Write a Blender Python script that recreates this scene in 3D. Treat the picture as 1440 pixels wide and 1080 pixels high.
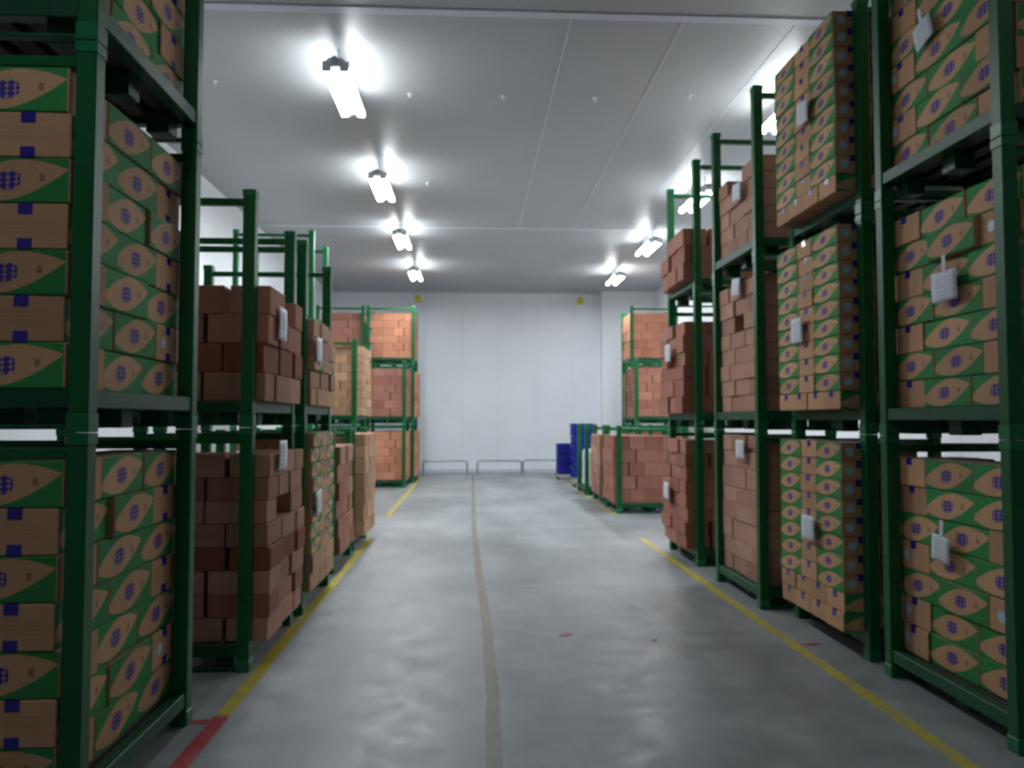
import bpy, bmesh, math, random
from mathutils import Vector, Matrix
for o in list(bpy.data.objects): bpy.data.objects.remove(o)
SC = bpy.context.scene
COL = SC.collection
R = math.radians
F = 1110.0                                   # focal length in pixels of the 1440 px frame
EYE = 1.60
# ------------------------------------------------------------------ camera, world, exposure
cd = bpy.data.cameras.new('camera'); cam = bpy.data.objects.new('camera', cd); COL.objects.link(cam)
cd.sensor_width = 36; cd.lens = 36 * F / 1440
cam.location = (0, 0, EYE)
cam.rotation_euler = (R(90) + math.atan(50 / F), 0, -math.atan(58 / F))
cd.clip_start = .05; cd.clip_end = 100
cd.dof.use_dof = True                        # the phone missed its focus: everything slightly soft
cd.dof.focus_distance = 0.55
cd.dof.aperture_fstop = (cd.lens / 1000) / 0.0019
SC.camera = cam
W = bpy.data.worlds.new('world'); SC.world = W; W.use_nodes = True
W.node_tree.nodes['Background'].inputs[0].default_value = (.6, .7, .8, 1)
W.node_tree.nodes['Background'].inputs[1].default_value = .05
vs = SC.view_settings
vs.view_transform = 'Standard'; vs.look = 'None'; vs.gamma = 1; vs.exposure = 0.0
LAMP_W = 76.0
LAMPS = ([(-1.40, y, 1.0) for y in (8.7, 12.35, 16.0, 19.8)] + [(3.75, y, 1.0) for y in (9.0, 12.8, 16.4, 20.2)]
         + [(-1.40, 5.0, .16), (3.75, 5.2, .12), (-1.40, 1.2, .32), (3.75, 1.4, .12)])

# ------------------------------------------------------------------ node helpers
def lin(c):
    return tuple((x / 255 / 12.92 if x / 255 <= .04045 else ((x / 255 + .055) / 1.055) ** 2.4) for x in c) + (1,)
class NT:
    def __init__(s, name, rough=.6, metal=0., spec=.5):
        s.m = bpy.data.materials.new(name); s.m.use_nodes = True; s.t = s.m.node_tree
        s.b = s.t.nodes['Principled BSDF']
        s.b.inputs['Roughness'].default_value = rough; s.b.inputs['Metallic'].default_value = metal
        s.b.inputs['Specular IOR Level'].default_value = spec
    def n(s, ty, **k):
        nd = s.t.nodes.new(ty)
        for a, v in k.items(): setattr(nd, a, v)
        return nd
    def put(s, inp, v):
        if hasattr(v, 'is_linked') or hasattr(v, 'links'): s.t.links.new(v, inp)
        else: inp.default_value = v
    def math(s, op, a, b=0., c=0., clamp=False):
        nd = s.n('ShaderNodeMath', operation=op, use_clamp=clamp)
        s.put(nd.inputs[0], a); s.put(nd.inputs[1], b)
        if op in ('MULTIPLY_ADD', 'COMPARE'): s.put(nd.inputs[2], c)
        return nd.outputs[0]
    def mix(s, f, a, b):
        nd = s.n('ShaderNodeMix', data_type='RGBA')
        s.put(nd.inputs[0], f); s.put(nd.inputs[6], a); s.put(nd.inputs[7], b)
        return nd.outputs[2]
    def mul(s, a, k):                        # colour times a scalar socket
        nd = s.n('ShaderNodeVectorMath', operation='SCALE'); s.put(nd.inputs[0], a[:3] if isinstance(a, tuple) else a); s.put(nd.inputs[3], k)
        return nd.outputs[0]
    def noise(s, scale, detail=3, coord='Object', rough=.55, stretch=None):
        tc = s.n('ShaderNodeTexCoord'); out = tc.outputs[coord]
        if stretch:
            mp = s.n('ShaderNodeMapping'); mp.inputs['Scale'].default_value = stretch
            s.t.links.new(out, mp.inputs[0]); out = mp.outputs[0]
        nz = s.n('ShaderNodeTexNoise'); nz.inputs['Scale'].default_value = scale
        nz.inputs['Detail'].default_value = detail; nz.inputs['Roughness'].default_value = rough
        s.t.links.new(out, nz.inputs['Vector'])
        return nz.outputs['Fac']
    def rng(s, v, a, b, c, d):
        nd = s.n('ShaderNodeMapRange'); s.put(nd.inputs[0], v)
        for i, x in enumerate((a, b, c, d)): nd.inputs[i + 1].default_value = x
        return nd.outputs[0]
    def base(s, v): s.put(s.b.inputs['Base Color'], v); return s
    def bump(s, h, dist=.002, st=.5):
        nd = s.n('ShaderNodeBump'); nd.inputs['Distance'].default_value = dist; nd.inputs['Strength'].default_value = st
        s.put(nd.inputs['Height'], h); s.t.links.new(nd.outputs[0], s.b.inputs['Normal']); return s

def m_plain(name, c, rough=.6, metal=0., var=.12, scale=6):
    t = NT(name, rough, metal)
    t.base(t.mul(lin(c), t.rng(t.noise(scale), .3, .7, 1 - var, 1 + var)))
    return t.m

def carton_tone(t):                           # each carton has its own slight tone
    oi = t.n('ShaderNodeObjectInfo').outputs['Random']
    ge = t.n('ShaderNodeNewGeometry').outputs['Random Per Island']
    r = t.math('FRACT', t.math('ADD', oi, ge))
    nz = t.rng(t.noise(5, 4), .3, .7, .93, 1.07)
    return t.math('MULTIPLY', t.rng(r, 0, 1, .84, 1.12), nz)

def m_kraft(name, c, c2=None, seam=True):
    t = NT(name, .75, 0, .3)
    tone = carton_tone(t)
    col = lin(c)
    if c2:
        oi = t.n('ShaderNodeObjectInfo').outputs['Random']
        ge = t.n('ShaderNodeNewGeometry').outputs['Random Per Island']
        rr = t.math('FRACT', t.math('MULTIPLY', t.math('ADD', oi, ge), 7.31))
        col = t.mix(rr, lin(c), lin(c2))
    t.base(t.mul(col, tone))
    return t.m

def m_print(name, kraft, green, purple):      # long carton side: kraft leaf on green, purple emblem, small brown mark
    t = NT(name, .7, 0, .35)
    uv = t.n('ShaderNodeTexCoord').outputs['UV']
    sp = t.n('ShaderNodeSeparateXYZ'); t.t.links.new(uv, sp.inputs[0])
    u, v = sp.outputs[0], sp.outputs[1]
    du = t.math('SUBTRACT', u, .47)
    a = t.math('POWER', t.math('ABSOLUTE', t.math('MULTIPLY', du, 1.93)), 1.8)
    h = t.math('MULTIPLY', t.math('SUBTRACT', 1.0, a), .43)
    off = t.math('ABSOLUTE', t.math('SUBTRACT', t.math('SUBTRACT', v, .5), t.math('MULTIPLY', du, .46)))
    green_f = t.math('GREATER_THAN', off, h)
    tone = carton_tone(t)
    c = t.mix(green_f, lin(kraft), lin(green))
    # emblem: three bold strokes-with-notches, framed
    p = t.math('DIVIDE', t.math('SUBTRACT', u, .46), .11); q = t.math('DIVIDE', t.math('SUBTRACT', v, .49), .21)
    q = t.math('SUBTRACT', q, t.math('MULTIPLY', p, .1))
    ap, aq = t.math('ABSOLUTE', p), t.math('ABSOLUTE', q)
    blk = t.math('MULTIPLY', t.math('LESS_THAN', ap, 1.), t.math('LESS_THAN', t.math('ADD', t.math('MULTIPLY', aq, aq), t.math('MULTIPLY', t.math('MULTIPLY', ap, ap), .75)), 1.))
    gap = t.math('COMPARE', t.math('PINGPONG', t.math('ADD', p, .34), .34), .34, .035)
    notch = t.math('MULTIPLY', t.math('COMPARE', t.math('PINGPONG', t.math('ADD', q, .2), .28), .02, .06),
                   t.math('COMPARE', t.math('PINGPONG', p, .34), .02, .16))
    hole = t.math('MAXIMUM', gap, notch)
    mask = t.math('MULTIPLY', blk, t.math('SUBTRACT', 1., hole))
    c = t.mix(mask, c, lin(purple))
    mk = t.math('MULTIPLY', t.math('COMPARE', u, .76, .025), t.math('COMPARE', v, .56, .085))
    c = t.mix(t.math('MULTIPLY', mk, .55), c, lin((92, 52, 44)))
    t.base(t.mul(c, tone)); return t.m

def m_end(name, kraft, line):                 # carton end: kraft with faint printed lines of small text
    t = NT(name, .75, 0, .3)
    uv = t.n('ShaderNodeTexCoord').outputs['UV']
    sp = t.n('ShaderNodeSeparateXYZ'); t.t.links.new(uv, sp.inputs[0])
    u, v = sp.outputs[0], sp.outputs[1]
    ln = t.math('COMPARE', t.math('PINGPONG', v, .05), .05, .008)
    bx = t.math('MULTIPLY', t.math('COMPARE', u, .5, .33), t.math('COMPARE', v, .5, .2))
    c = t.mix(t.math('MULTIPLY', t.math('MULTIPLY', ln, bx), .3), lin(kraft), lin(line))
    t.base(t.mul(c, carton_tone(t))); return t.m

K1 = (194, 150, 114)
M = {}
M['end'] = m_end('kraft_end', K1, (110, 70, 50))
M['top'] = m_kraft('kraft_top', (180, 140, 108))
M['print'] = m_print('green_leaf_print', (198, 154, 116), (44, 134, 68), (62, 50, 150))
M['red'] = m_kraft('kraft_reddish', (170, 120, 102), (160, 104, 88))
M['pink'] = m_kraft('kraft_pinkish', (182, 140, 120), (166, 122, 104))
M['beige'] = m_kraft('kraft_beige', (194, 158, 126), (174, 134, 104))
M['orange'] = m_kraft('kraft_orange', (200, 138, 108), (184, 122, 96))
M['deepred'] = m_kraft('kraft_deep_red', (148, 84, 68), (132, 72, 58))
M['tape'] = m_plain('purple_tape', (52, 38, 146), .18, 0, .1)
M['sticker'] = m_plain('pale_blue_sticker', (176, 196, 214), .4, 0, .05)
M['clear'] = m_plain('shiny_tape', (196, 150, 120), .15, 0, .05)
def m_green(name, c, rough):
    t = NT(name, rough, .0, .3)
    n = t.noise(3, 5); n2 = t.noise(40, 3)
    c1 = t.mul(lin(c), t.rng(n, .3, .7, .8, 1.2))
    t.base(t.mix(t.rng(n2, .66, .74, 0, .5), c1, lin((62, 74, 60)))); return t.m
M['green'] = m_green('green_enamel', (8, 92, 46), .4)
M['deck'] = m_green('green_enamel_deck', (10, 78, 48), .45)
M['cup'] = m_green('pale_green_enamel', (24, 112, 70), .35)
M['plank'] = m_plain('dark_deck_planks', (58, 44, 38), .7, 0, .15)
M['paper'] = m_plain('paper', (214, 218, 224), .7, 0, .03)
M['bluebin'] = m_plain('blue_plastic', (34, 44, 150), .35, 0, .08)
M['whitepl'] = m_plain('white_plastic', (206, 214, 216), .35, 0, .04)
M['steel'] = m_plain('galvanised_pipe', (176, 182, 186), .3, .6, .1)
M['yellow'] = None
def m_paint(name, c, wear, lo=.42, hi=.62):
    t = NT(name, .5)
    n = t.noise(9, 6, rough=.7); big = t.noise(.6, 2)
    f = t.math('MULTIPLY', t.rng(t.math('ADD', n, t.math('MULTIPLY', t.math('SUBTRACT', big, .5), .5)), lo, hi, 0, 1), wear)
    t.base(t.mix(f, lin(c), lin((140, 142, 138)))); return t.m
M['yellow'] = m_paint('yellow_floor_paint', (196, 178, 34), .55)
M['fadedyellow'] = m_paint('faded_yellow_paint', (190, 182, 84), .8)
M['redpaint'] = m_paint('red_floor_paint', (176, 44, 52), .35)
M['sealant'] = m_paint('brown_joint_sealant', (122, 112, 98), .5)
M['yellowsign'] = m_plain('yellow_plastic', (216, 214, 70), .5)

def m_floor():
    t = NT('concrete', .42, 0, .5)
    tc = t.n('ShaderNodeTexCoord').outputs['Object']
    sp = t.n('ShaderNodeSeparateXYZ'); t.t.links.new(tc, sp.inputs[0])
    n1 = t.noise(.55, 5, rough=.6); n2 = t.noise(3.5, 6, rough=.7); n3 = t.noise(60, 2); n4 = t.noise(.9, 4, stretch=(1.6, .35, 1))
    k = t.math('MULTIPLY', t.rng(n1, .32, .68, .70, 1.2), t.rng(n2, .3, .7, .80, 1.16))
    k = t.math('MULTIPLY', k, t.rng(n4, .3, .7, .76, 1.14))
    k = t.math('MULTIPLY', k, t.rng(n3, .3, .7, .97, 1.03))
    wob = t.math('MULTIPLY', t.math('SUBTRACT', t.noise(1.2, 3), .5), .2)
    y = t.math('ADD', sp.outputs[1], wob)
    for yj, w in ((7.55, .05), (12.3, .07), (17.2, .08), (2.9, .05)):
        j = t.rng(t.math('ABSOLUTE', t.math('SUBTRACT', y, yj)), 0, w, .86, 1.)
        k = t.math('MULTIPLY', k, j)
    c = t.mul(lin((146, 151, 153)), k)
    c = t.mix(t.rng(t.noise(1.6, 4, rough=.7), .64, .8, 0, .35), c, lin((134, 122, 108)))
    t.base(c)
    t.put(t.b.inputs['Roughness'], t.rng(n2, .3, .7, .34, .55))
    t.bump(n2, .003, .25)
    return t.m
def m_panel(name, c, rough, joint=1.13, axis=0, phase=0.):
    t = NT(name, rough, 0, .5)
    tc = t.n('ShaderNodeTexCoord').outputs['Object']
    sp = t.n('ShaderNodeSeparateXYZ'); t.t.links.new(tc, sp.inputs[0])
    n = t.noise(.8, 3)
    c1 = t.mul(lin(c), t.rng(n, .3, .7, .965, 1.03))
    fr = t.math('FRACT', t.math('DIVIDE', t.math('ADD', sp.outputs[axis], 50 + phase), joint))
    ln = t.math('LESS_THAN', fr, .008)
    t.base(t.mix(t.math('MULTIPLY', ln, .35), c1, lin((150, 154, 158))))
    t.bump(t.noise(1.5, 2), .01, .1)
    return t.m
M['floor'] = m_floor()
M['wall'] = m_panel('white_wall_panel', (236, 240, 246), .38)
M['whitewall'] = m_plain('bright_white_panel', (240, 243, 247), .3, 0, .01)
M['wallside'] = m_panel('white_side_panel', (232, 236, 240), .35, axis=1)
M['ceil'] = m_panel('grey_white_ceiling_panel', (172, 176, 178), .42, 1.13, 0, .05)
M['seam'] = m_plain('pale_seam_strip', (206, 212, 222), .4, 0, .03)
M['housing'] = m_plain('lamp_housing', (236, 240, 242), .4, 0, .02)
def m_emit(name, c, s):
    m = bpy.data.materials.new(name); m.use_nodes = True; nt = m.node_tree
    nt.nodes.remove(nt.nodes['Principled BSDF'])
    e = nt.nodes.new('ShaderNodeEmission'); e.inputs[0].default_value = c; e.inputs[1].default_value = s
    nt.links.new(e.outputs[0], nt.nodes['Material Output'].inputs[0]); return m
M['tube'] = m_emit('lit_tube', (.93, .97, 1, 1), 45)

# ------------------------------------------------------------------ mesh helpers
def box(bm, x0, x1, y0, y1, z0, z1, bev=0., mi=0):
    g = bmesh.new()
    bmesh.ops.create_cube(g, size=1)
    for v in g.verts:
        v.co = Vector(((x0 + x1) / 2 + v.co.x * (x1 - x0), (y0 + y1) / 2 + v.co.y * (y1 - y0), (z0 + z1) / 2 + v.co.z * (z1 - z0)))
    if bev: bmesh.ops.bevel(g, geom=g.edges[:], offset=bev, segments=1, affect='EDGES')
    for f in g.faces: f.material_index = mi
    me = bpy.data.meshes.new('tmp'); g.to_mesh(me); g.free(); bm.from_mesh(me); bpy.data.meshes.remove(me)
def cyl(bm, p, q, r, seg=12, r2=None):
    p, q = Vector(p), Vector(q); d = q - p
    mt = Matrix.Translation((p + q) / 2) @ d.to_track_quat('Z', 'Y').to_matrix().to_4x4()
    bmesh.ops.create_cone(bm, cap_ends=True, segments=seg, radius1=r, radius2=r if r2 is None else r2, depth=d.length, matrix=mt)
def mesh(name, bm, mats, smooth=False):
    me = bpy.data.meshes.new(name); bm.to_mesh(me); bm.free()
    for m in (mats if isinstance(mats, (list, tuple)) else [mats]): me.materials.append(m)
    if smooth:
        for p in me.polygons: p.use_smooth = True
    return me
def obj(name, me, parent=None, loc=(0, 0, 0)):
    o = bpy.data.objects.new(name, me); COL.objects.link(o); o.location = loc
    if parent is not None: o.parent = parent
    return o
def mk(name, bm, mats, parent=None, loc=(0, 0, 0), smooth=False): return obj(name, mesh(name, bm, mats, smooth), parent, loc)
def tag(o, label=None, cat=None, group=None, kind=None):
    if label: o['label'] = label
    if cat: o['category'] = cat
    if group: o['group'] = group
    if kind: o['kind'] = kind
    return o
def empty(name, loc): 
    o = bpy.data.objects.new(name, None); COL.objects.link(o); o.location = loc; o.empty_display_size = .1; return o
def copy_tree(o, parent=None):
    c = o.copy(); COL.objects.link(c)
    if parent is not None: c.parent = parent
    for ch in list(o.children): copy_tree(ch, c)
    return c

# ------------------------------------------------------------------ room shell
XL, XR, YB, YN, ZC = -4.3, 5.6, 24.0, -10.0, 5.5
def struct(name, x0, x1, y0, y1, z0, z1, m):
    b = bmesh.new(); box(b, x0, x1, y0, y1, z0, z1); o = mk(name, b, m); o['kind'] = 'structure'; return o
struct('floor', XL - .2, XR + .2, YN - .2, YB + .2, -.2, 0, M['floor'])
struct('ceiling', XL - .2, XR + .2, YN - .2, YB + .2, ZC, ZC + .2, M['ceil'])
struct('wall_back', XL - .2, XR + .2, YB, YB + .2, 0, ZC, M['wall'])
struct('wall_front', XL - .2, XR + .2, YN - .2, YN, 0, ZC, M['wall'])
struct('wall_left', XL - .2, XL, YN, YB, 0, ZC, M['wallside'])
struct('wall_right', XR, XR + .2, YN, YB, 0, ZC, M['wallside'])
struct('trim_1', XL, XR, 7.35, 7.47, ZC - .012, ZC, M['seam'])
struct('trim_2', XL, XR, 15.85, 15.97, ZC - .012, ZC, M['seam'])
struct('wall_back_right', 3.97, XR, YB - .35, YB, 0, ZC, M['whitewall'])
struct('trim_4', XL, XR, YB - .05, YB, ZC - .06, ZC, M['seam'])
for i, x in enumerate((.97, 2.08, 3.2)):
    struct('trim_%d' % (5 + i), x - .008, x + .008, 7.47, 15.85, ZC - .006, ZC, M['seam'])
struct('baseboard_back', XL, XR, YB - .06, YB, 0, .1, M['seam'])

# floor markings
def stripe(name, pts, w, m, label, group=None, z=.003):
    bm = bmesh.new(); L, Rr = [], []
    for i, (x, y) in enumerate(pts):
        a = Vector(pts[max(0, i - 1)]); b = Vector(pts[min(len(pts) - 1, i + 1)]); d = (b - a).normalized(); nx, ny = -d.y, d.x
        L.append((x + nx * w / 2, y + ny * w / 2)); Rr.append((x - nx * w / 2, y - ny * w / 2))
    vt = [[bm.verts.new((p[0], p[1], zz)) for p in L + Rr[::-1]] for zz in (0.0005, z)]
    n = len(L)
    for i in range(n - 1):
        bm.faces.new((vt[1][i], vt[1][2 * n - 1 - i], vt[1][2 * n - 2 - i], vt[1][i + 1]))
    for i in range(2 * n):
        j = (i + 1) % (2 * n); bm.faces.new((vt[0][i], vt[0][j], vt[1][j], vt[1][i]))
    bmesh.ops.recalc_face_normals(bm, faces=bm.faces[:])
    o = mk(name, bm, m); tag(o, label, 'floor marking', group); return o
random.seed(2)
def wavy(x, y0, y1, a=.006, st=.8):
    n = max(2, int((y1 - y0) / st)); return [(x + random.uniform(-a, a), y0 + (y1 - y0) * i / n) for i in range(n + 1)]
stripe('floor_line', wavy(-1.34, 4.42, 10.9), .085, M['yellow'], 'yellow floor line along the left rack fronts, starting where the red line ends')
stripe('floor_line', wavy(-1.37, 13.2, 22.6), .08, M['yellow'], 'distant thin yellow floor line leading to the back wall, left side')
stripe('floor_line', wavy(2.30, .9, 10.6), .085, M['yellow'], 'long yellow floor line along the right rack fronts in the foreground')
stripe('floor_line', wavy(2.42, 13.2, 22.8), .07, M['fadedyellow'], 'faded yellow floor line past the far right racks towards the blue crates')
stripe('floor_line', wavy(-1.34, .9, 4.40), .085, M['redpaint'], 'red floor line in the lower left corner, running towards the viewer')
stripe('floor_line', [(-1.385, 4.33), (-1.75, 4.33), (-2.1, 4.33)], .06, M['redpaint'], 'short red cross line on the floor behind the nearest left rack post')
cl = [(.06, 23.7), (.06, 20), (.055, 16), (.05, 13), (.055, 11), (.075, 9.6), (.09, 8.2), (.12, 6.9), (.128, 6.0), (.125, 5.2), (.135, 4.7), (.118, 4.2), (.112, 3.6), (.12, 3.0), (.11, 2.0), (.11, .8)]
stripe('floor_joint', cl, .075, M['sealant'], 'brownish wavy sealed joint running down the middle of the aisle floor')
def scrap(x, y, w, l, a, label):
    bm = bmesh.new(); n = 9
    vs_ = [bm.verts.new((x + math.cos(a) * w * math.cos(t) * random.uniform(.6, 1.1) - math.sin(a) * l * math.sin(t) * random.uniform(.5, 1),
                         y + math.sin(a) * w * math.cos(t) + math.cos(a) * l * math.sin(t) * random.uniform(.6, 1), .0035)) for t in [2 * math.pi * i / n for i in range(n)]]
    f = bm.faces.new(vs_); r = bmesh.ops.extrude_face_region(bm, geom=[f])
    for v in r['geom']:
        if isinstance(v, bmesh.types.BMVert): v.co.z = .0008
    bmesh.ops.recalc_face_normals(bm, faces=bm.faces[:])
    tag(mk('paint_remnant', bm, M['redpaint']), label, 'floor marking')
scrap(2.43, 5.58, .085, .035, .1, 'dark red paint remnant beside the right yellow floor line')
scrap(.71, 5.92, .06, .05, .5, 'small faded red smear on the concrete in mid aisle')
scrap(1.33, 5.75, .03, .02, .2, 'tiny red fleck on the concrete right of mid aisle')

# ------------------------------------------------------------------ lamps
def make_lamp():
    r = empty('ceiling_lamp', (0, 0, 0))
    b = bmesh.new()                                         # white tray: flat spine with two angled reflector wings
    prof = [(-.055, .045), (-.045, .03), (.045, .03), (.055, .045), (.10, .09), (.06, .12), (-.06, .12), (-.10, .09)]
    f0 = [b.verts.new((x, -.66, z)) for x, z in prof]; f1 = [b.verts.new((x, .66, z)) for x, z in prof]
    for i in range(len(prof)):
        j = (i + 1) % len(prof); b.faces.new((f0[i], f0[j], f1[j], f1[i]))
    b.faces.new(f0[::-1]); b.faces.new(f1)
    bmesh.ops.recalc_face_normals(b, faces=b.faces[:])
    mk('housing', b, M['housing'], r)
    for s in (-1, 1):
        b = bmesh.new(); cyl(b, (s * .11, -.6, .015), (s * .11, .6, .015), .03, 12)
        t = mk('tube', b, M['tube'], r, smooth=True)
        for e in (-1, 1):
            b = bmesh.new(); box(b, s * .09 - .045, s * .09 + .045, e * .625 - .02, e * .625 + .02, -.01, .09, .004); mk('lamp_holder', b, M['housing'], r)
    for s in (-1, 1):
        b = bmesh.new(); cyl(b, (0, s * .45, .11), (0, s * .45, .30), .012, 8); mk('hanger', b, M['housing'], r)
    b = bmesh.new(); cyl(b, (0, -.62, .085), (0, -.72, .085), .03, 10); mk('cable_gland', b, M['steel'], r)
    return r
lamp0 = make_lamp(); lamp0['category'] = 'ceiling light'
ordn = ['nearest', 'second nearest', 'third', 'farthest']
cnt = {-1: 0, 1: 0}
for i, (x, y, k) in enumerate(LAMPS):
    if k == 1.0:
        l = lamp0 if i == 0 else copy_tree(lamp0)
        l.location = (x, y, 5.2 if x < 0 else 5.2)
        s = -1 if x < 0 else 1
        if s < 0: lab = 'lit twin-tube ceiling light, %s of the four in the left row' % ordn[cnt[s]]
        elif cnt[s] == 0: lab = 'lit twin-tube ceiling light half hidden by the topmost slim cartons on the right'
        else: lab = 'lit twin-tube ceiling light, %s of the three farther ones in the right row' % ['', 'nearest', 'middle', 'farthest'][cnt[s]]
        cnt[s] += 1
        tag(l, lab, 'ceiling light', 'twin-tube ceiling lights')
    ld = bpy.data.lights.new('lamp_light', 'AREA'); ld.shape = 'RECTANGLE'; ld.size = .3; ld.size_y = 1.25
    ld.energy = LAMP_W * k; ld.color = (.90, .96, 1.0)
    lo = bpy.data.objects.new('lamp_light', ld); COL.objects.link(lo); lo.location = (x, y, 5.17)
# ceiling bolts
bb = bmesh.new(); cyl(bb, (0, 0, -.012), (0, 0, 0), .03, 14); cyl(bb, (0, 0, -.045), (0, 0, -.012), .012, 8)
bolt = mk('ceiling_bolt', bb, M['housing'], loc=(-.74, 9.35, ZC))
bl = [('nearest the first lamp, between it and mid ceiling', -.74, 9.35), ('left of the pair over mid aisle', .38, 9.35), ('right of the pair over mid aisle', 1.5, 9.35),
      ('nearest the right racks, rightmost in its row', 2.62, 9.2), ('beside the second left lamp', -.72, 12.9), ('left of the first lamp', -2.95, 9.1)]
for i, (s, x, y) in enumerate(bl):
    o = bolt if i == 0 else bolt.copy()
    if i: COL.objects.link(o)
    o.location = (x, y, ZC); tag(o, 'small white ceiling bolt cap ' + s, 'bolt', 'ceiling bolts')

# ------------------------------------------------------------------ racks
P = .08; RW, RD, RH = 1.22, 1.22, 1.5; DECK = .17
def rack_meshes(s, RH=1.5):
    """unit local frame: x from 0 (aisle post face) to s*RW, y 0..RD, z 0..RH"""
    parts = []
    def bx(x0, x1, *a, **k):
        b = k.pop('b'); xx = sorted((s * x0, s * x1)); box(b, xx[0], xx[1], *a, **k)
    for ix in (0, 1):
        for iy in (0, 1):
            x0 = 0 if ix == 0 else RW - P; y0 = 0 if iy == 0 else RD - P
            b = bmesh.new(); bx(x0, x0 + P, y0, y0 + P, .07, RH - .045, .006, b=b); parts.append(('post', mesh('post', b, M['green'])))
            b = bmesh.new(); bx(x0 - .004, x0 + P + .004, y0 - .004, y0 + P + .004, 0, .075, .004, b=b); parts.append(('foot_cup', mesh('foot_cup', b, M['cup'])))
            b = bmesh.new(); bx(x0 - .004, x0 + P + .004, y0 - .004, y0 + P + .004, RH - .05, RH - .002, .004, b=b); parts.append(('post_cap', mesh('post_cap', b, M['cup'])))
    b = bmesh.new()
    for y0 in (0.008, RD - .072): bx(P, RW - P, y0, y0 + .064, .095, DECK, .004, b=b)
    for x0 in (0.008, RW - .072): bx(x0, x0 + .064, P, RD - P, .095, DECK, .004, b=b)
    for xc in (.17, RW / 2, RW - .17):
        for yc in (.12, RD / 2, RD - .12): bx(xc - .06, xc + .06, yc - .06, yc + .06, .012, .126, .004, b=b)
    for yc in (.03, RD - .03): bx(P, RW - P, yc - .02, yc + .02, .012, .03, .003, b=b)
    parts.append(('base_frame', mesh('base_frame', b, M['deck'])))
    b = bmesh.new()
    for k in range(7):
        x0 = .10 + k * (RW - .2 - .09) / 6; bx(x0, x0 + .09, .07, RD - .07, .125, DECK - .004, .003, b=b)
    parts.append(('deck_slats', mesh('deck_slats', b, M['plank'])))
    for y0 in (.012, RD - .062):
        b = bmesh.new(); bx(P, RW - P, y0, y0 + .05, RH - .105, RH - .06, .005, b=b); parts.append(('top_rail', mesh('top_rail', b, M['green'])))
    return parts
RM = {}
TN = {1: 'bottom', 2: 'middle', 3: 'top'}
def tiername(t, n): return 'only' if n == 1 else ('bottom' if t == 0 else ('upper' if n == 2 else ('middle' if t == 1 else 'top')))
RACKS = {}
def rack(key, phrase, side, xf, y, n, what, RH=1.5):
    RACKS[key] = dict(phrase=phrase, side=side, xf=xf, y=y, n=n, rh=RH)
    if (side, RH) not in RM: RM[(side, RH)] = rack_meshes(side, RH)
    for t in range(n):
        e = empty('stacking_rack', (xf, y, t * RH))
        if n == 1: lab = 'green steel stacking rack, single tier, the %s, %s' % (phrase, what)
        else: lab = 'green steel stacking rack, %s tier of the %s, %s' % (tiername(t, n), phrase, what)
        tag(e, lab, 'rack', 'green stacking racks')
        for nm, me in RM[(side, RH)]: obj(nm, me, e)
L, G = -1, 1
rack('L1', 'nearest left rack', L, -1.48, 3.14, 3, 'full of green-printed cartons', 1.55)
rack('L2', 'second left rack', L, -1.4, 5.15, 2, 'reddish cartons', 1.55)
rack('L3', 'third left rack', L, -1.37, 6.6, 2, 'slim printed cartons', 1.55)
rack('L4', 'fourth left rack', L, -1.42, 8.35, 1, 'reddish cartons')
rack('L5', 'fifth left rack', L, -1.42, 9.75, 1, 'bulging beige cartons')
rack('L6', 'beige-stack left rack', L, -1.97, 13.75, 2, 'beige cartons')
rack('L7', 'far left two-tier rack', L, -1.54, 18.8, 2, 'orange-brown cartons')
rack('L8', 'far left three-tier rack', L, -1.43, 20.1, 3, 'orange-brown cartons')
rack('L9', 'far left wall-side rack', L, -2.7, 20.1, 3, 'orange-brown cartons')
rack('L10', 'back-row left rack', L, -2.4, 12.1, 3, 'standing against the left wall')
rack('R1', 'nearest right rack', G, 2.61, 3.7, 3, 'full of green-printed cartons')
rack('R2', 'second right rack', G, 2.64, 5.16, 3, 'slim green-printed cartons')
rack('R3', 'third right rack', G, 2.44, 6.6, 3, 'pinkish cartons')
rack('R4', 'fourth right rack', G, 2.47, 8.55, 3, 'leaning reddish cartons')
rack('R5', 'fifth right rack', G, 2.50, 13.4, 1, 'reddish cartons')
rack('R6', 'sixth right rack', G, 2.50, 14.85, 1, 'pinkish cartons')
rack('R7', 'seventh right rack', G, 2.42, 16.65, 1, 'white drums')
rack('R9', 'back-row right two-tier rack', G, 3.75, 17.85, 2, 'brown cartons')
rack('R8', 'back-row right three-tier rack', G, 4.05, 19.8, 3, 'orange cartons')

# ------------------------------------------------------------------ cartons
CL, CW = .395, .262
def carton_mesh(name, h, mats, l=CL, w=CW):
    """length along x, centred, bottom at z=0; slots: 0 sides, 1 ends, 2 top"""
    bm = bmesh.new(); box(bm, -l / 2, l / 2, -w / 2, w / 2, 0, h, .005)
    uvl = bm.loops.layers.uv.new('UVMap')
    for f in bm.faces:
        n = f.normal
        f.normal_update(); n = f.normal
        a = max(range(3), key=lambda i: abs(n[i]))
        f.material_index = {0: 1, 1: 0, 2: 2}[a]
        for lp in f.loops:
            c = lp.vert.co
            if a == 1: u = (c.x / l + .5) if n.y < 0 else (.5 - c.x / l); v = c.z / h
            elif a == 0: u = (c.y / w + .5) if n.x > 0 else (.5 - c.y / w); v = c.z / h
            else: u, v = c.x / l + .5, c.y / w + .5
            lp[uvl].uv = (u, v)
    return mesh(name, bm, mats)
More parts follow.
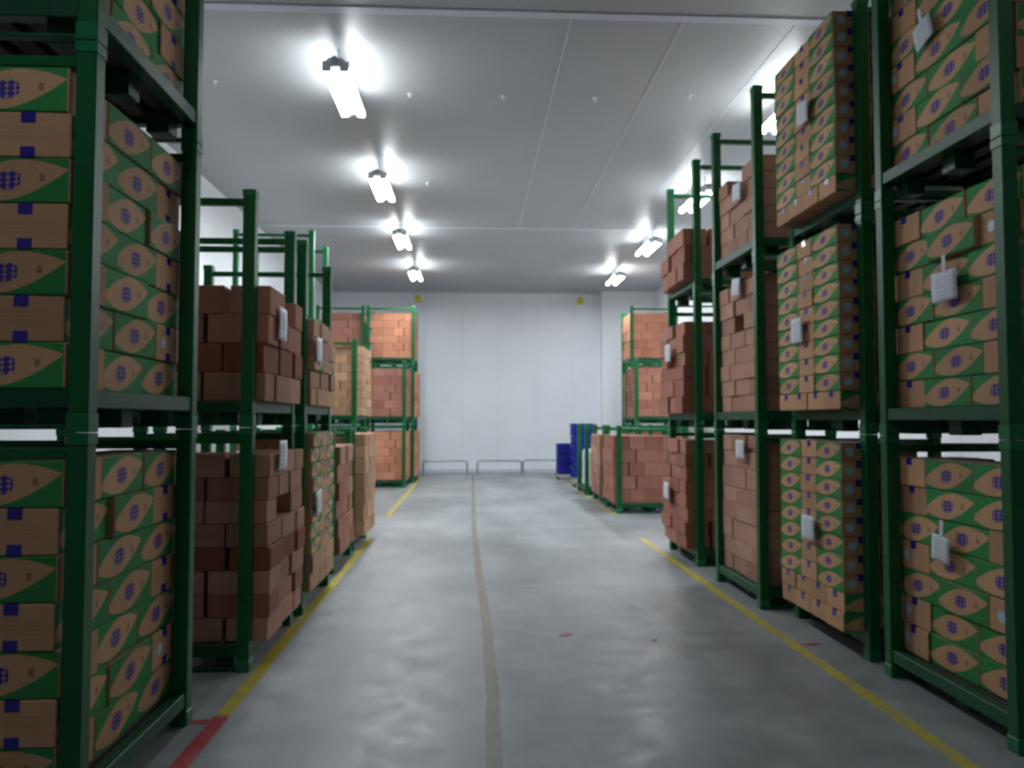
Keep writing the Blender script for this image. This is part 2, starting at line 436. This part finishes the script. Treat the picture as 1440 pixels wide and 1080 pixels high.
def tape_mesh(h, top=True, l=CL):
    bm = bmesh.new(); e = .0015; tw = .028; d = .042
    z = h if top else 0; s = 1 if top else -1
    if top: box(bm, -l / 2, l / 2, -tw, tw, z, z + e)
    else: box(bm, -l / 2, l / 2, -tw, tw, 0, .0006)
    for sx in (-1, 1):
        x = sx * l / 2; xs = sorted((x, x + sx * e)); zs = sorted((z, z - s * d)); box(bm, xs[0], xs[1], -tw, tw, zs[0], zs[1])
    return mesh('tape', bm, M['tape'])
def sticker_mesh(h, l=CL, sx=1):
    bm = bmesh.new(); x = sx * l / 2
    cyl(bm, (x, -.07 * sx, h * .5), (x + .002 * sx, -.07 * sx, h * .5), .031, 18); return mesh('sticker', bm, M['sticker'])
KIND = {}
def kind(key, look, h, mats, fam, tape=0, l=CL, w=CW):
    KIND[key] = dict(look=look, h=h, me=carton_mesh('carton', h - .002, mats, l, w), fam=fam, mats=mats, tape=tape, l=l, w=w)
    if tape:
        KIND[key]['tt'] = tape_mesh(h - .002, True, l); KIND[key]['tb'] = tape_mesh(h - .002, False, l)
        KIND[key]['st'] = sticker_mesh(h, l)
PR = [M['print'], M['end'], M['top']]
kind('gA', 'green-printed', .170, PR, 'print', 2, .44, .325)
kind('gB', 'green-printed', .181, PR, 'print', 2, .44, .325)
kind('gS', 'slim green-printed', .127, PR, 'print', 1)
for k, look in (('red', 'reddish'), ('pink', 'pinkish'), ('beige', 'beige'), ('orange', 'orange-brown'), ('deepred', 'dark reddish')):
    for sz, h in (('a', .15), ('b', .19), ('c', .23)):
        kind(k + sz, look, h, [M[k]] * 3, 'plain')

def proj(x, y, z):
    ca = cam.rotation_euler; d = cam.matrix_world if False else None
    v = Rinv @ (Vector((x, y, z)) - Vector((0, 0, EYE)))
    if v.z > -.05: return None
    return 720 + F * v.x / -v.z, 540 - F * v.y / -v.z
Rinv = cam.rotation_euler.to_matrix().inverted()
BOXES = []
ORD = ['lowest', 'second', 'third', 'fourth', 'fifth', 'sixth', 'seventh', 'eighth', 'ninth', 'tenth']
CN = ['nearest column', 'second column', 'third column', 'fourth column', 'fifth column']
rnd = random.Random(11)
def stack(key, tier, kd, rows, face=None, jit=.008, rot=.8, inner=3, fullrows=(), missing=(), lean=0., nudge=None, zoff=0):
    """rows: list (from the bottom) of strings of S (long side to the aisle) / E (end to the aisle), near to far;
       each item may be (string, kind)"""
    r = RACKS[key]; s = r['side']; xf = face if face is not None else r['xf'] + s * .02
    z = tier * r['rh'] + DECK + .001 + zoff
    for i, row in enumerate(rows):
        k = kd
        if isinstance(row, tuple): row, k = row
        K = KIND[k]; CL, CW = K['l'], K['w']; big = CL > .4; y = r['y'] + (.006 if big else P + .004)
        if big: xf = r['xf'] + s * (P + .012)
        tot = sum(CL if c == 'S' else CW for c in row); slack = max(0, RD - (.012 if big else 2 * P + .008) - tot); gap = slack / max(1, len(row) - 1)
        roww = rnd.uniform(-1, 1) * jit
        for j, c in enumerate(row):
            ly, lx = (CL, CW) if c == 'S' else (CW, CL)
            nin = inner if j == 0 else 1
            if i in fullrows: nin = 9
            q = 0; depth = 0; lx0, ly0 = lx, ly
            while q < nin:
                if depth + lx > RW - (.19 if big else .03): break
                if (i, j) in missing and q == 0:
                    q += 1; depth += lx; continue
                jx = rnd.uniform(-1, 1) * jit if q == 0 else 0
                if q == 0 and nudge and (i, j) in nudge: jx -= nudge[(i, j)]
                a = R(rnd.uniform(-rot, rot)) if q == 0 else 0
                x = xf + s * (depth + lx / 2 + .003 + (q > 0) * .003 + abs(roww) + (jx if q == 0 else jit) - lean * i)
                yy = y + ly / 2
                if jx * s < -.2: pass
                BOXES.append(dict(k=k, x=x, y=yy, z=z, a=a + (R(90) if c == 'S' else 0) + (R(180) if (s > 0) else 0), o=c, key=key, t=tier, i=i, j=j, q=q, n=len(row), lx=lx, ly=ly, s=s, nr=len(rows)))
                depth += lx + .002; q += 1
            y += ly0 + gap
        z += K['h'] + .0005
A, B = 'SSE', 'ESS'
alt = lambda n, f=0: [(A, B)[(i + f) % 2] for i in range(n)]
# nearest left rack
stack('L1', 0, 'gB', alt(7, 1), jit=.01, rot=1.2, inner=2, nudge={(5, 1): .02})
stack('L1', 1, 'gB', alt(7, 1), jit=.01, rot=1.2, inner=2)
stack('L1', 2, 'gB', alt(7, 1), jit=.01, rot=1.2, inner=1, fullrows=(0,))
# nearest right rack
stack('R1', 0, 'gA', [A, A, B, A, B, A, A], jit=.01, rot=1.4, inner=1)
stack('R1', 1, 'gA', alt(7, 0), jit=.01, rot=1.4, inner=1, fullrows=(0,), nudge={(5, 1): .03})
stack('R1', 2, 'gA', alt(7, 1), jit=.01, rot=1.4, inner=1, fullrows=(0,))
# second right rack: slim cartons in three columns over a course of end-on cartons
SE = 'SES'
for t, lo in ((0, 2), (1, 1), (2, 1)):
    stack('R2', t, 'gS', ['EEEE'] * lo + [SE] * (10 - lo), face=2.50, jit=.006, rot=.8, inner=2, fullrows=(0,) if t == 2 else ())
# third right rack
stack('R3', 0, 'pinka', [A, B, (A, 'pinkb'), B, 'ESS', (A, 'pinkb'), B, A], face=2.49, jit=.012, inner=2)
stack('R3', 1, 'pinka', [A, B, A, B, A, 'SS', B, A], face=2.49, jit=.012, inner=2)
stack('R3', 2, 'pinka', ['EEEE', B, A, 'SES', 'SE'], face=2.49, jit=.014, inner=2, fullrows=(0,))
# fourth right rack, overhanging
stack('R4', 0, 'reda', [A, 'SES', 'SES', 'EES', B, 'ESS', A, B], face=2.36, jit=.02, rot=1, inner=3)
stack('R4', 1, 'redb', ['EES', A, ('SES', 'reda'), ('SE', 'reda'), 'ESS', ('SES', 'reda')], face=2.34, jit=.02, rot=1.2, inner=3)
stack('R4', 2, 'redb', ['ESE', 'ESS', 'SSE'], face=2.36, jit=.02, rot=1.2, inner=3, missing=((2, 2),))
# second left rack
stack('L2', 0, 'pinka', [A, ('ESE', 'reda'), B, ('SSE', 'deepreda'), A, B, ('EES', 'reda'), A], face=-1.30, jit=.015, inner=4, missing=((5, 1),))
stack('L2', 1, 'pinkb', [B, ('SSE', 'deepredb'), ('EES', 'redb'), ('SE', 'redb')], face=-1.32, jit=.02, inner=4)
# third left rack
stack('L3', 0, 'gS', [('SES', 'beigea'), ('SES', 'beigea')] + [SE] * 8, face=-1.31, jit=.01, inner=2)
stack('L3', 1, 'beigea', ['ESS', ('SSE', 'pinka'), ('SES', 'gS'), ('SSE', 'pinka'), 'ESS'], face=-1.31, jit=.02, inner=2)
stack('L4', 0, 'redb', [A, B, A, B, A, ('SS', 'pinkb')], face=-1.38, jit=.02, rot=1.5, inner=2)
stack('L5', 0, 'beigeb', [A, B, A, B, A, (B, 'beigea'), (A, 'beigea')], face=-1.29, jit=.01, inner=3, fullrows=(6,))
stack('L6', 0, 'beigea', alt(8), face=-1.86, inner=3)
stack('L6', 1, 'beigea', alt(8), face=-1.86, inner=4)
for t in range(2): stack('L7', t, 'redb' if t else 'orangeb', alt(6, t), jit=.01, inner=4, face=-1.50)
stack('L8', 0, 'orangeb', alt(6), inner=2, face=-1.36)
stack('L8', 1, 'orangeb', alt(6), inner=2, face=-1.36)
stack('L8', 2, 'orangeb', alt(6, 1), inner=4, face=-1.44)
stack('L9', 0, 'orangeb', alt(6), inner=3); stack('L9', 1, 'orangeb', alt(6), inner=3); stack('L9', 2, 'redb', alt(6, 1), inner=4)
stack('L10', 0, 'redb', alt(6), inner=3); stack('L10', 1, 'redb', alt(6), inner=3)
stack('R5', 0, 'redc', alt(5), face=2.44, inner=4, jit=.01)
stack('R6', 0, 'pinkb', alt(6), face=2.42, inner=2, jit=.02, rot=1)
for t in range(2): stack('R9', t, 'redb', alt(6, t), inner=4)
for t in range(2): stack('R8', t, 'orangeb', alt(6, t), inner=4)
stack('R8', 2, 'orangec', alt(5), inner=4)

def extent(b):
    pts = []
    h = KIND[b['k']]['h']
    for sx in (-.5, .5):
        for sy in (-.5, .5):
            for z in (b['z'], b['z'] + h):
                p = proj(b['x'] + sx * b['lx'], b['y'] + sy * b['ly'], z)
                if p is None: return None
                pts.append(p)
    return min(p[0] for p in pts), max(p[0] for p in pts), min(p[1] for p in pts), max(p[1] for p in pts)
keep = []
for b in BOXES:
    e = extent(b)
    if e is None or e[1] < -15 or e[0] > 1455 or e[3] < -10 or e[2] > 1090: continue
    b['size'] = (e[1] - e[0]) * (e[3] - e[2]) * (1 if b['q'] == 0 else (.35 if b['j'] == 0 else .1)); keep.append(b)
# cartons the photograph shows nothing of (inside or behind the stacks) need no object of their own
from mathutils.bvhtree import BVHTree
V, Fc = [], []
for b in keep:
    h = KIND[b['k']]['h'] - .002; n0 = len(V)
    for z in (b['z'], b['z'] + h):
        for sx, sy in ((-.5, -.5), (.5, -.5), (.5, .5), (-.5, .5)): V.append((b['x'] + sx * b['lx'], b['y'] + sy * b['ly'], z))
    Fc += [tuple(n0 + q for q in f) for f in ((0, 1, 2, 3), (4, 5, 6, 7), (0, 1, 5, 4), (1, 2, 6, 5), (2, 3, 7, 6), (3, 0, 4, 7))]
tree = BVHTree.FromPolygons(V, Fc); eye = Vector((0, 0, EYE))
for n_, b in enumerate(keep):
    h = KIND[b['k']]['h'] - .002; b['seen'] = 0
    for ix in (-.48, -.3, 0, .3, .48):
        for iy in (-.48, -.25, .25, .48):
            for iz in (.04, .5, .96):
                p = Vector((b['x'] + ix * b['lx'], b['y'] + iy * b['ly'], b['z'] + iz * h)); pp = proj(*p)
                if pp is None or not (0 <= pp[0] <= 1440 and 0 <= pp[1] <= 1080): continue
                loc, nn, fi, ds = tree.ray_cast(eye, (p - eye).normalized())
                if fi is not None and fi // 6 == n_: b['seen'] += 1
fam = {'print': [], 'plain': []}; stuff = {'print': [], 'plain': []}; looks = {}
for b in sorted(keep, key=lambda b: -b['size']):
    K = KIND[b['k']]; lk = K['look']; c = looks.setdefault(lk, [0, 0])
    if b['seen'] and len(fam[K['fam']]) < 300: c[0] += 1; fam[K['fam']].append(b)
    else: c[1] += 1; stuff[K['fam']].append(b)
print('CARTONS', looks, len(keep))
def carton_label(b):
    r = RACKS[b['key']]; K = KIND[b['k']]
    top = b['i'] == b['nr'] - 1
    lay = 'top layer' if top else ('lowest layer' if b['i'] == 0 else ORD[b['i']] + ' layer up')
    if b['q'] == 0: c = 'nearest column' if b['j'] == 0 else ('farthest column' if b['j'] == b['n'] - 1 else CN[b['j']])
    elif b['j'] == 0: c = 'near end, %s from aisle' % ['', 'second', 'third', 'fourth', 'fifth'][b['q']]
    else: c = CN[b['j']].split()[0] + ', %s inward' % ['', 'second', 'third', 'fourth', 'fifth'][b['q']]
    t = '' if r['n'] == 1 else ', ' + tiername(b['t'], r['n']) + ' tier'
    return '%s carton, %s, %s%s, %s' % (K['look'], lay, c, t, r['phrase'])
r2 = random.Random(5)
for f in ('print', 'plain'):
    for b in fam[f]:
        K = KIND[b['k']]
        o = obj('printed_carton' if f == 'print' else 'cardboard_carton', K['me'], loc=(b['x'], b['y'], b['z'])); o.rotation_euler = (0, 0, b['a'])
        tag(o, carton_label(b), 'carton', ('green-printed cartons on the ' if f == 'print' else 'plain cartons on the ') + RACKS[b['key']]['phrase'])
        if K['tape'] and b['q'] < 2:
            obj('tape', K['tt'], o)
            if K['tape'] == 2 and b['key'] == 'L1': obj('tape', K['tb'], o)
            if (b['o'] == 'S') if K['tape'] == 1 else r2.random() < .4: obj('sticker', K['st'], o)
for f in ('print', 'plain'):
    if not stuff[f]: continue
    ml = []; bm = bmesh.new()
    for b in stuff[f]:
        K = KIND[b['k']]
        g = bmesh.new(); g.from_mesh(K['me'])
        bmesh.ops.transform(g, matrix=Matrix.Translation((b['x'], b['y'], b['z'])) @ Matrix.Rotation(b['a'], 4, 'Z'), verts=g.verts[:])
        for fc in g.faces:
            m = K['mats'][fc.material_index]
            if m not in ml: ml.append(m)
            fc.material_index = ml.index(m)
        me = bpy.data.meshes.new('t'); g.to_mesh(me); g.free(); bm.from_mesh(me); bpy.data.meshes.remove(me)
    o = mk('cardboard_cartons' if f == 'plain' else 'printed_cartons', bm, ml)
    tag(o, 'small distant plain brown cartons towards the back wall and inside the stacks' if f == 'plain' else 'green-printed cartons behind the front layers of the nearest stacks, almost hidden', 'cartons', kind='stuff')

# ------------------------------------------------------------------ paper tags
def m_tagpaper():
    t = NT('printed_tag_paper', .65)
    uv = t.n('ShaderNodeTexCoord').outputs['UV']; sp = t.n('ShaderNodeSeparateXYZ'); t.t.links.new(uv, sp.inputs[0])
    u, v = sp.outputs[0], sp.outputs[1]
    ln = t.math('COMPARE', t.math('PINGPONG', v, .07), .07, .014)
    inn = t.math('MULTIPLY', t.math('COMPARE', u, .5, .38), t.math('COMPARE', v, .5, .4))
    gaps = t.math('GREATER_THAN', t.noise(38, 1, 'UV'), .47)
    f = t.math('MULTIPLY', t.math('MULTIPLY', ln, inn), t.math('MULTIPLY', gaps, .6))
    t.base(t.mix(f, lin((216, 222, 232)), lin((70, 76, 110)))); return t.m
M['tag'] = m_tagpaper()
def paper_tag(px, py, w, h, xface, label, strip=False, tilt=0.):
    """hangs on the aisle face of a stack at plane x = xface"""
    s = 1 if xface > 0 else -1
    # ray through the pixel to the plane
    d = cam.rotation_euler.to_matrix() @ Vector((px - 720, -(py - 540), -F)); k = xface / d.x
    y, z = d.y * k, EYE + d.z * k
    bm = bmesh.new(); uvl = bm.loops.layers.uv.new('UVMap'); nx, nz = 4, 6; g = []
    for iz in range(nz + 1):
        g.append([bm.verts.new((-s * (.004 + .006 * math.sin(iz / nz * 2.6) * (1 - .3 * ix / nx)), (ix / nx - .5) * w, (iz / nz - .5) * h)) for ix in range(nx + 1)])
    for iz in range(nz):
        for ix in range(nx):
            fc = bm.faces.new((g[iz][ix], g[iz][ix + 1], g[iz + 1][ix + 1], g[iz + 1][ix]))
            for lp, (a, b) in zip(fc.loops, ((ix, iz), (ix + 1, iz), (ix + 1, iz + 1), (ix, iz + 1))): lp[uvl].uv = (a / nx, b / nz)
    geo = bmesh.ops.extrude_face_region(bm, geom=bm.faces[:])
    for v in geo['geom']:
        if isinstance(v, bmesh.types.BMVert): v.co.x += s * .0012
    bmesh.ops.recalc_face_normals(bm, faces=bm.faces[:])
    o = mk('paper_tag', bm, M['tag'], loc=(xface - s * .004, y, z), smooth=True); o.rotation_euler = (tilt, 0, 0)
    tag(o, label, 'paper tag', 'paper tags on the carton stacks')
    if strip:
        b = bmesh.new(); xs = sorted((-s * .006, -s * .0075)); box(b, xs[0], xs[1], -.017, .017, h / 2 - .01, h / 2 + .09); mk('hanging_strip', b, M['paper'], o)
TG = [(1300, 45, 0.18, .15, 2.675, 'white paper tag on the top tier cartons of the nearest right rack', True, -.25),
      (1330, 402, 0.24, .17, 2.675, 'white paper tag on the middle tier cartons of the nearest right rack', True, 0.),
      (1325, 772, 0.17, .15, 2.675, 'white paper tag on the bottom tier cartons of the nearest right rack', True, .1),
      (1130, 158, 0.19, .17, 2.475, 'white paper tag on the top tier of slim cartons, second right rack', False, .1),
      (1122, 465, 0.2, .19, 2.475, 'white paper tag on the middle tier of slim cartons, second right rack', False, 0.),
      (1138, 742, 0.22, .18, 2.475, 'white paper tag on the bottom tier of slim cartons, second right rack', False, 0.),
      (1037, 270, 0.22, .16, 2.455, 'white paper tag on the top tier pinkish cartons, third right rack', False, .1),
      (1036, 404, 0.22, .16, 2.455, 'white paper tag on the middle tier pinkish cartons, third right rack', False, .1),
      (1042, 632, 0.22, .17, 2.455, 'white paper tag on the bottom tier pinkish cartons, third right rack', False, 0.),
      (940, 497, 0.24, .2, 2.30, 'white paper tag on the middle tier reddish cartons, fourth right rack', False, 0.),
      (938, 690, 0.24, .2, 2.32, 'white paper tag on the bottom tier reddish cartons, fourth right rack', False, 0.),
      (396, 456, 0.22, .22, -1.305, 'white paper tag on the upper tier of the second left rack', False, 0.),
      (396, 640, 0.22, .2, -1.285, 'white paper tag on the bottom tier of the second left rack', False, 0.),
      (448, 492, 0.22, .2, -1.295, 'white paper tag on the upper tier of the third left rack', False, 0.),
      (447, 706, 0.22, .2, -1.295, 'white paper tag on the bottom tier of the third left rack', False, .1)]
for a in TG: paper_tag(*a)

# ------------------------------------------------------------------ far end: guard rails, crates, drums
def guard_rail(x0, x1, y, label, h=.40):
    e = empty('guard_rail', ((x0 + x1) / 2, y, 0)); w = (x1 - x0) / 2; r = .03; c = .09
    cu = bpy.data.curves.new('rail_pipe', 'CURVE'); cu.dimensions = '3D'; cu.bevel_depth = r; cu.bevel_resolution = 3
    sp = cu.splines.new('POLY'); pts = [(-w, 0, .0)] + [(-w + c - c * math.cos(a), 0, h - c + c * math.sin(a)) for a in [i * math.pi / 10 for i in range(6)]]
    pts += [(-p[0], 0, p[2]) for p in pts[::-1]]
    sp.points.add(len(pts) - 1)
    for p, q in zip(sp.points, pts): p.co = (*q, 1)
    dg = bpy.data.objects.new('rail_pipe', cu); COL.objects.link(dg)
    bpy.context.view_layer.update()
    me = bpy.data.meshes.new_from_object(dg.evaluated_get(bpy.context.evaluated_depsgraph_get())); bpy.data.objects.remove(dg)
    me.materials.clear(); me.materials.append(M['steel']); obj('rail_pipe', me, e)
    for s in (-1, 1):
        b = bmesh.new(); cyl(b, (s * w, 0, 0), (s * w, 0, .012), .07, 16); mk('base_flange', b, M['steel'], e)
    tag(e, label, 'guard rail', 'low guard rails before the back wall')
guard_rail(-1.38, -.10, 23.2, 'low pale metal guard rail left of the centre joint, at the back wall')
guard_rail(.20, 1.50, 23.2, 'low pale metal guard rail right of the centre joint, at the back wall')
guard_rail(1.56, 2.86, 23.5, 'low pale metal guard rail partly behind the blue crates')

def crate_mesh(w, d, h):
    b = bmesh.new(); t = .02
    box(b, -w / 2, w / 2, -d / 2, d / 2, 0, .02)
    for s in (-1, 1):
        box(b, -w / 2, w / 2, s * (d / 2 - t / 2) - t / 2, s * (d / 2 - t / 2) + t / 2, .0, h)
        xs = s * (w / 2 - t / 2); box(b, xs - t / 2, xs + t / 2, -d / 2 + t, d / 2 - t, 0, h)
        for k in range(6):
            x = -w / 2 + w * (k + .5) / 6; ys = sorted((s * d / 2, s * (d / 2 + .012))); box(b, x - .008, x + .008, ys[0], ys[1], .02, h - .05)
            y = -d / 2 + d * (k + .5) / 6; xq = sorted((s * w / 2, s * (w / 2 + .012))); box(b, xq[0], xq[1], y - .008, y + .008, .02, h - .05)
        ys = sorted((s * d / 2, s * (d / 2 + .02))); box(b, -w / 2 - .02, w / 2 + .02, ys[0], ys[1], h - .045, h)
        xq = sorted((s * w / 2, s * (w / 2 + .02))); box(b, xq[0], xq[1], -d / 2, d / 2, h - .045, h)
    return mesh('crate', b, M['bluebin'])
cm = crate_mesh(.52, .50, .27)
def dolly(x, y, w, d, label):
    e = empty('dolly', (x, y, 0)); b = bmesh.new()
    for k in (-1, 0, 1): box(b, -w / 2, w / 2, k * (d / 2 - .05) - .05, k * (d / 2 - .05) + .05, .10, .14, .003)
    for k in (-1, 1): box(b, k * (w / 2 - .04) - .03, k * (w / 2 - .04) + .03, -d / 2, d / 2, .07, .10, .003)
    mk('platform', b, M['steel'], e)
    for sx in (-1, 1):
        for sy in (-1, 1):
            b = bmesh.new(); cyl(b, (sx * (w / 2 - .06) - .015, sy * (d / 2 - .07), .036), (sx * (w / 2 - .06) + .015, sy * (d / 2 - .07), .036), .035, 14)
            mk('wheel', b, m_wheel, e)
    tag(e, label, 'dolly')
m_wheel = m_plain('dark_rubber', (46, 44, 44), .7)
dolly(2.60, 21.3, .62, .56, 'low metal dolly under the front stack of blue crates')
dolly(2.84, 20.1, .62, .56, 'low metal dolly under the tall stack of blue crates')
dolly(2.66, 18.8, .5, .5, 'empty low metal dolly before the tall blue stack')
nm = ['bottom', 'second', 'third', 'fourth', 'topmost']
for k in range(3):
    o = obj('plastic_crate', cm, loc=(2.60, 21.3, .141 + k * .272)); tag(o, 'blue plastic crate, %s of the low stack nearest the aisle' % ['bottom', 'middle', 'top'][k], 'crate', 'blue plastic crates')
for k in range(5):
    o = obj('plastic_crate', cm, loc=(2.84 + .01 * (k % 2), 20.1, .141 + k * .272)); tag(o, 'blue plastic crate, %s of the tall stack by the right racks' % nm[k], 'crate', 'blue plastic crates')
def drum(x, y, z, r, h, label):
    b = bmesh.new(); pr = [(0, 0), (r * .93, 0), (r, .02), (r, h * .3), (r * 1.03, h * .32), (r, h * .34), (r, h * .66), (r * 1.03, h * .68), (r, h * .7), (r, h * .88), (r * .9, h * .96), (r * .5, h * .97), (0, h * .97)]
    n = 24; rings = [[b.verts.new((q * math.cos(2 * math.pi * i / n), q * math.sin(2 * math.pi * i / n), zz)) for i in range(n)] for q, zz in pr[1:-1]]
    for a, c in zip(rings, rings[1:]):
        for i in range(n): b.faces.new((a[i], a[(i + 1) % n], c[(i + 1) % n], c[i]))
    b.faces.new(rings[0][::-1]); b.faces.new(rings[-1])
    e = empty('plastic_drum', (x, y, z)); mk('drum_body', b, M['whitepl'], e)
    b = bmesh.new(); cyl(b, (r * .45, 0, h * .96), (r * .45, 0, h * 1.02), r * .2, 14); mk('cap', b, M['bluebin'], e)
    tag(e, label, 'drum', 'white plastic drums')
drum(2.72, 16.95, DECK, .24, .80, 'white plastic drum on the seventh right rack, nearest the aisle front')
drum(2.72, 17.50, DECK, .24, .80, 'white plastic drum on the seventh right rack, behind the first')
for x, z, lab in ((-1.62, 5.28, 'small yellow tag high on the back wall, left side'), (3.36, 5.24, 'small yellow tag high on the back wall, right side')):
    b = bmesh.new(); box(b, -.09, .09, -.012, 0, -.12, .12, .003); tag(mk('wall_tag', b, M['yellowsign'], loc=(x, YB, z)), lab, 'wall tag')
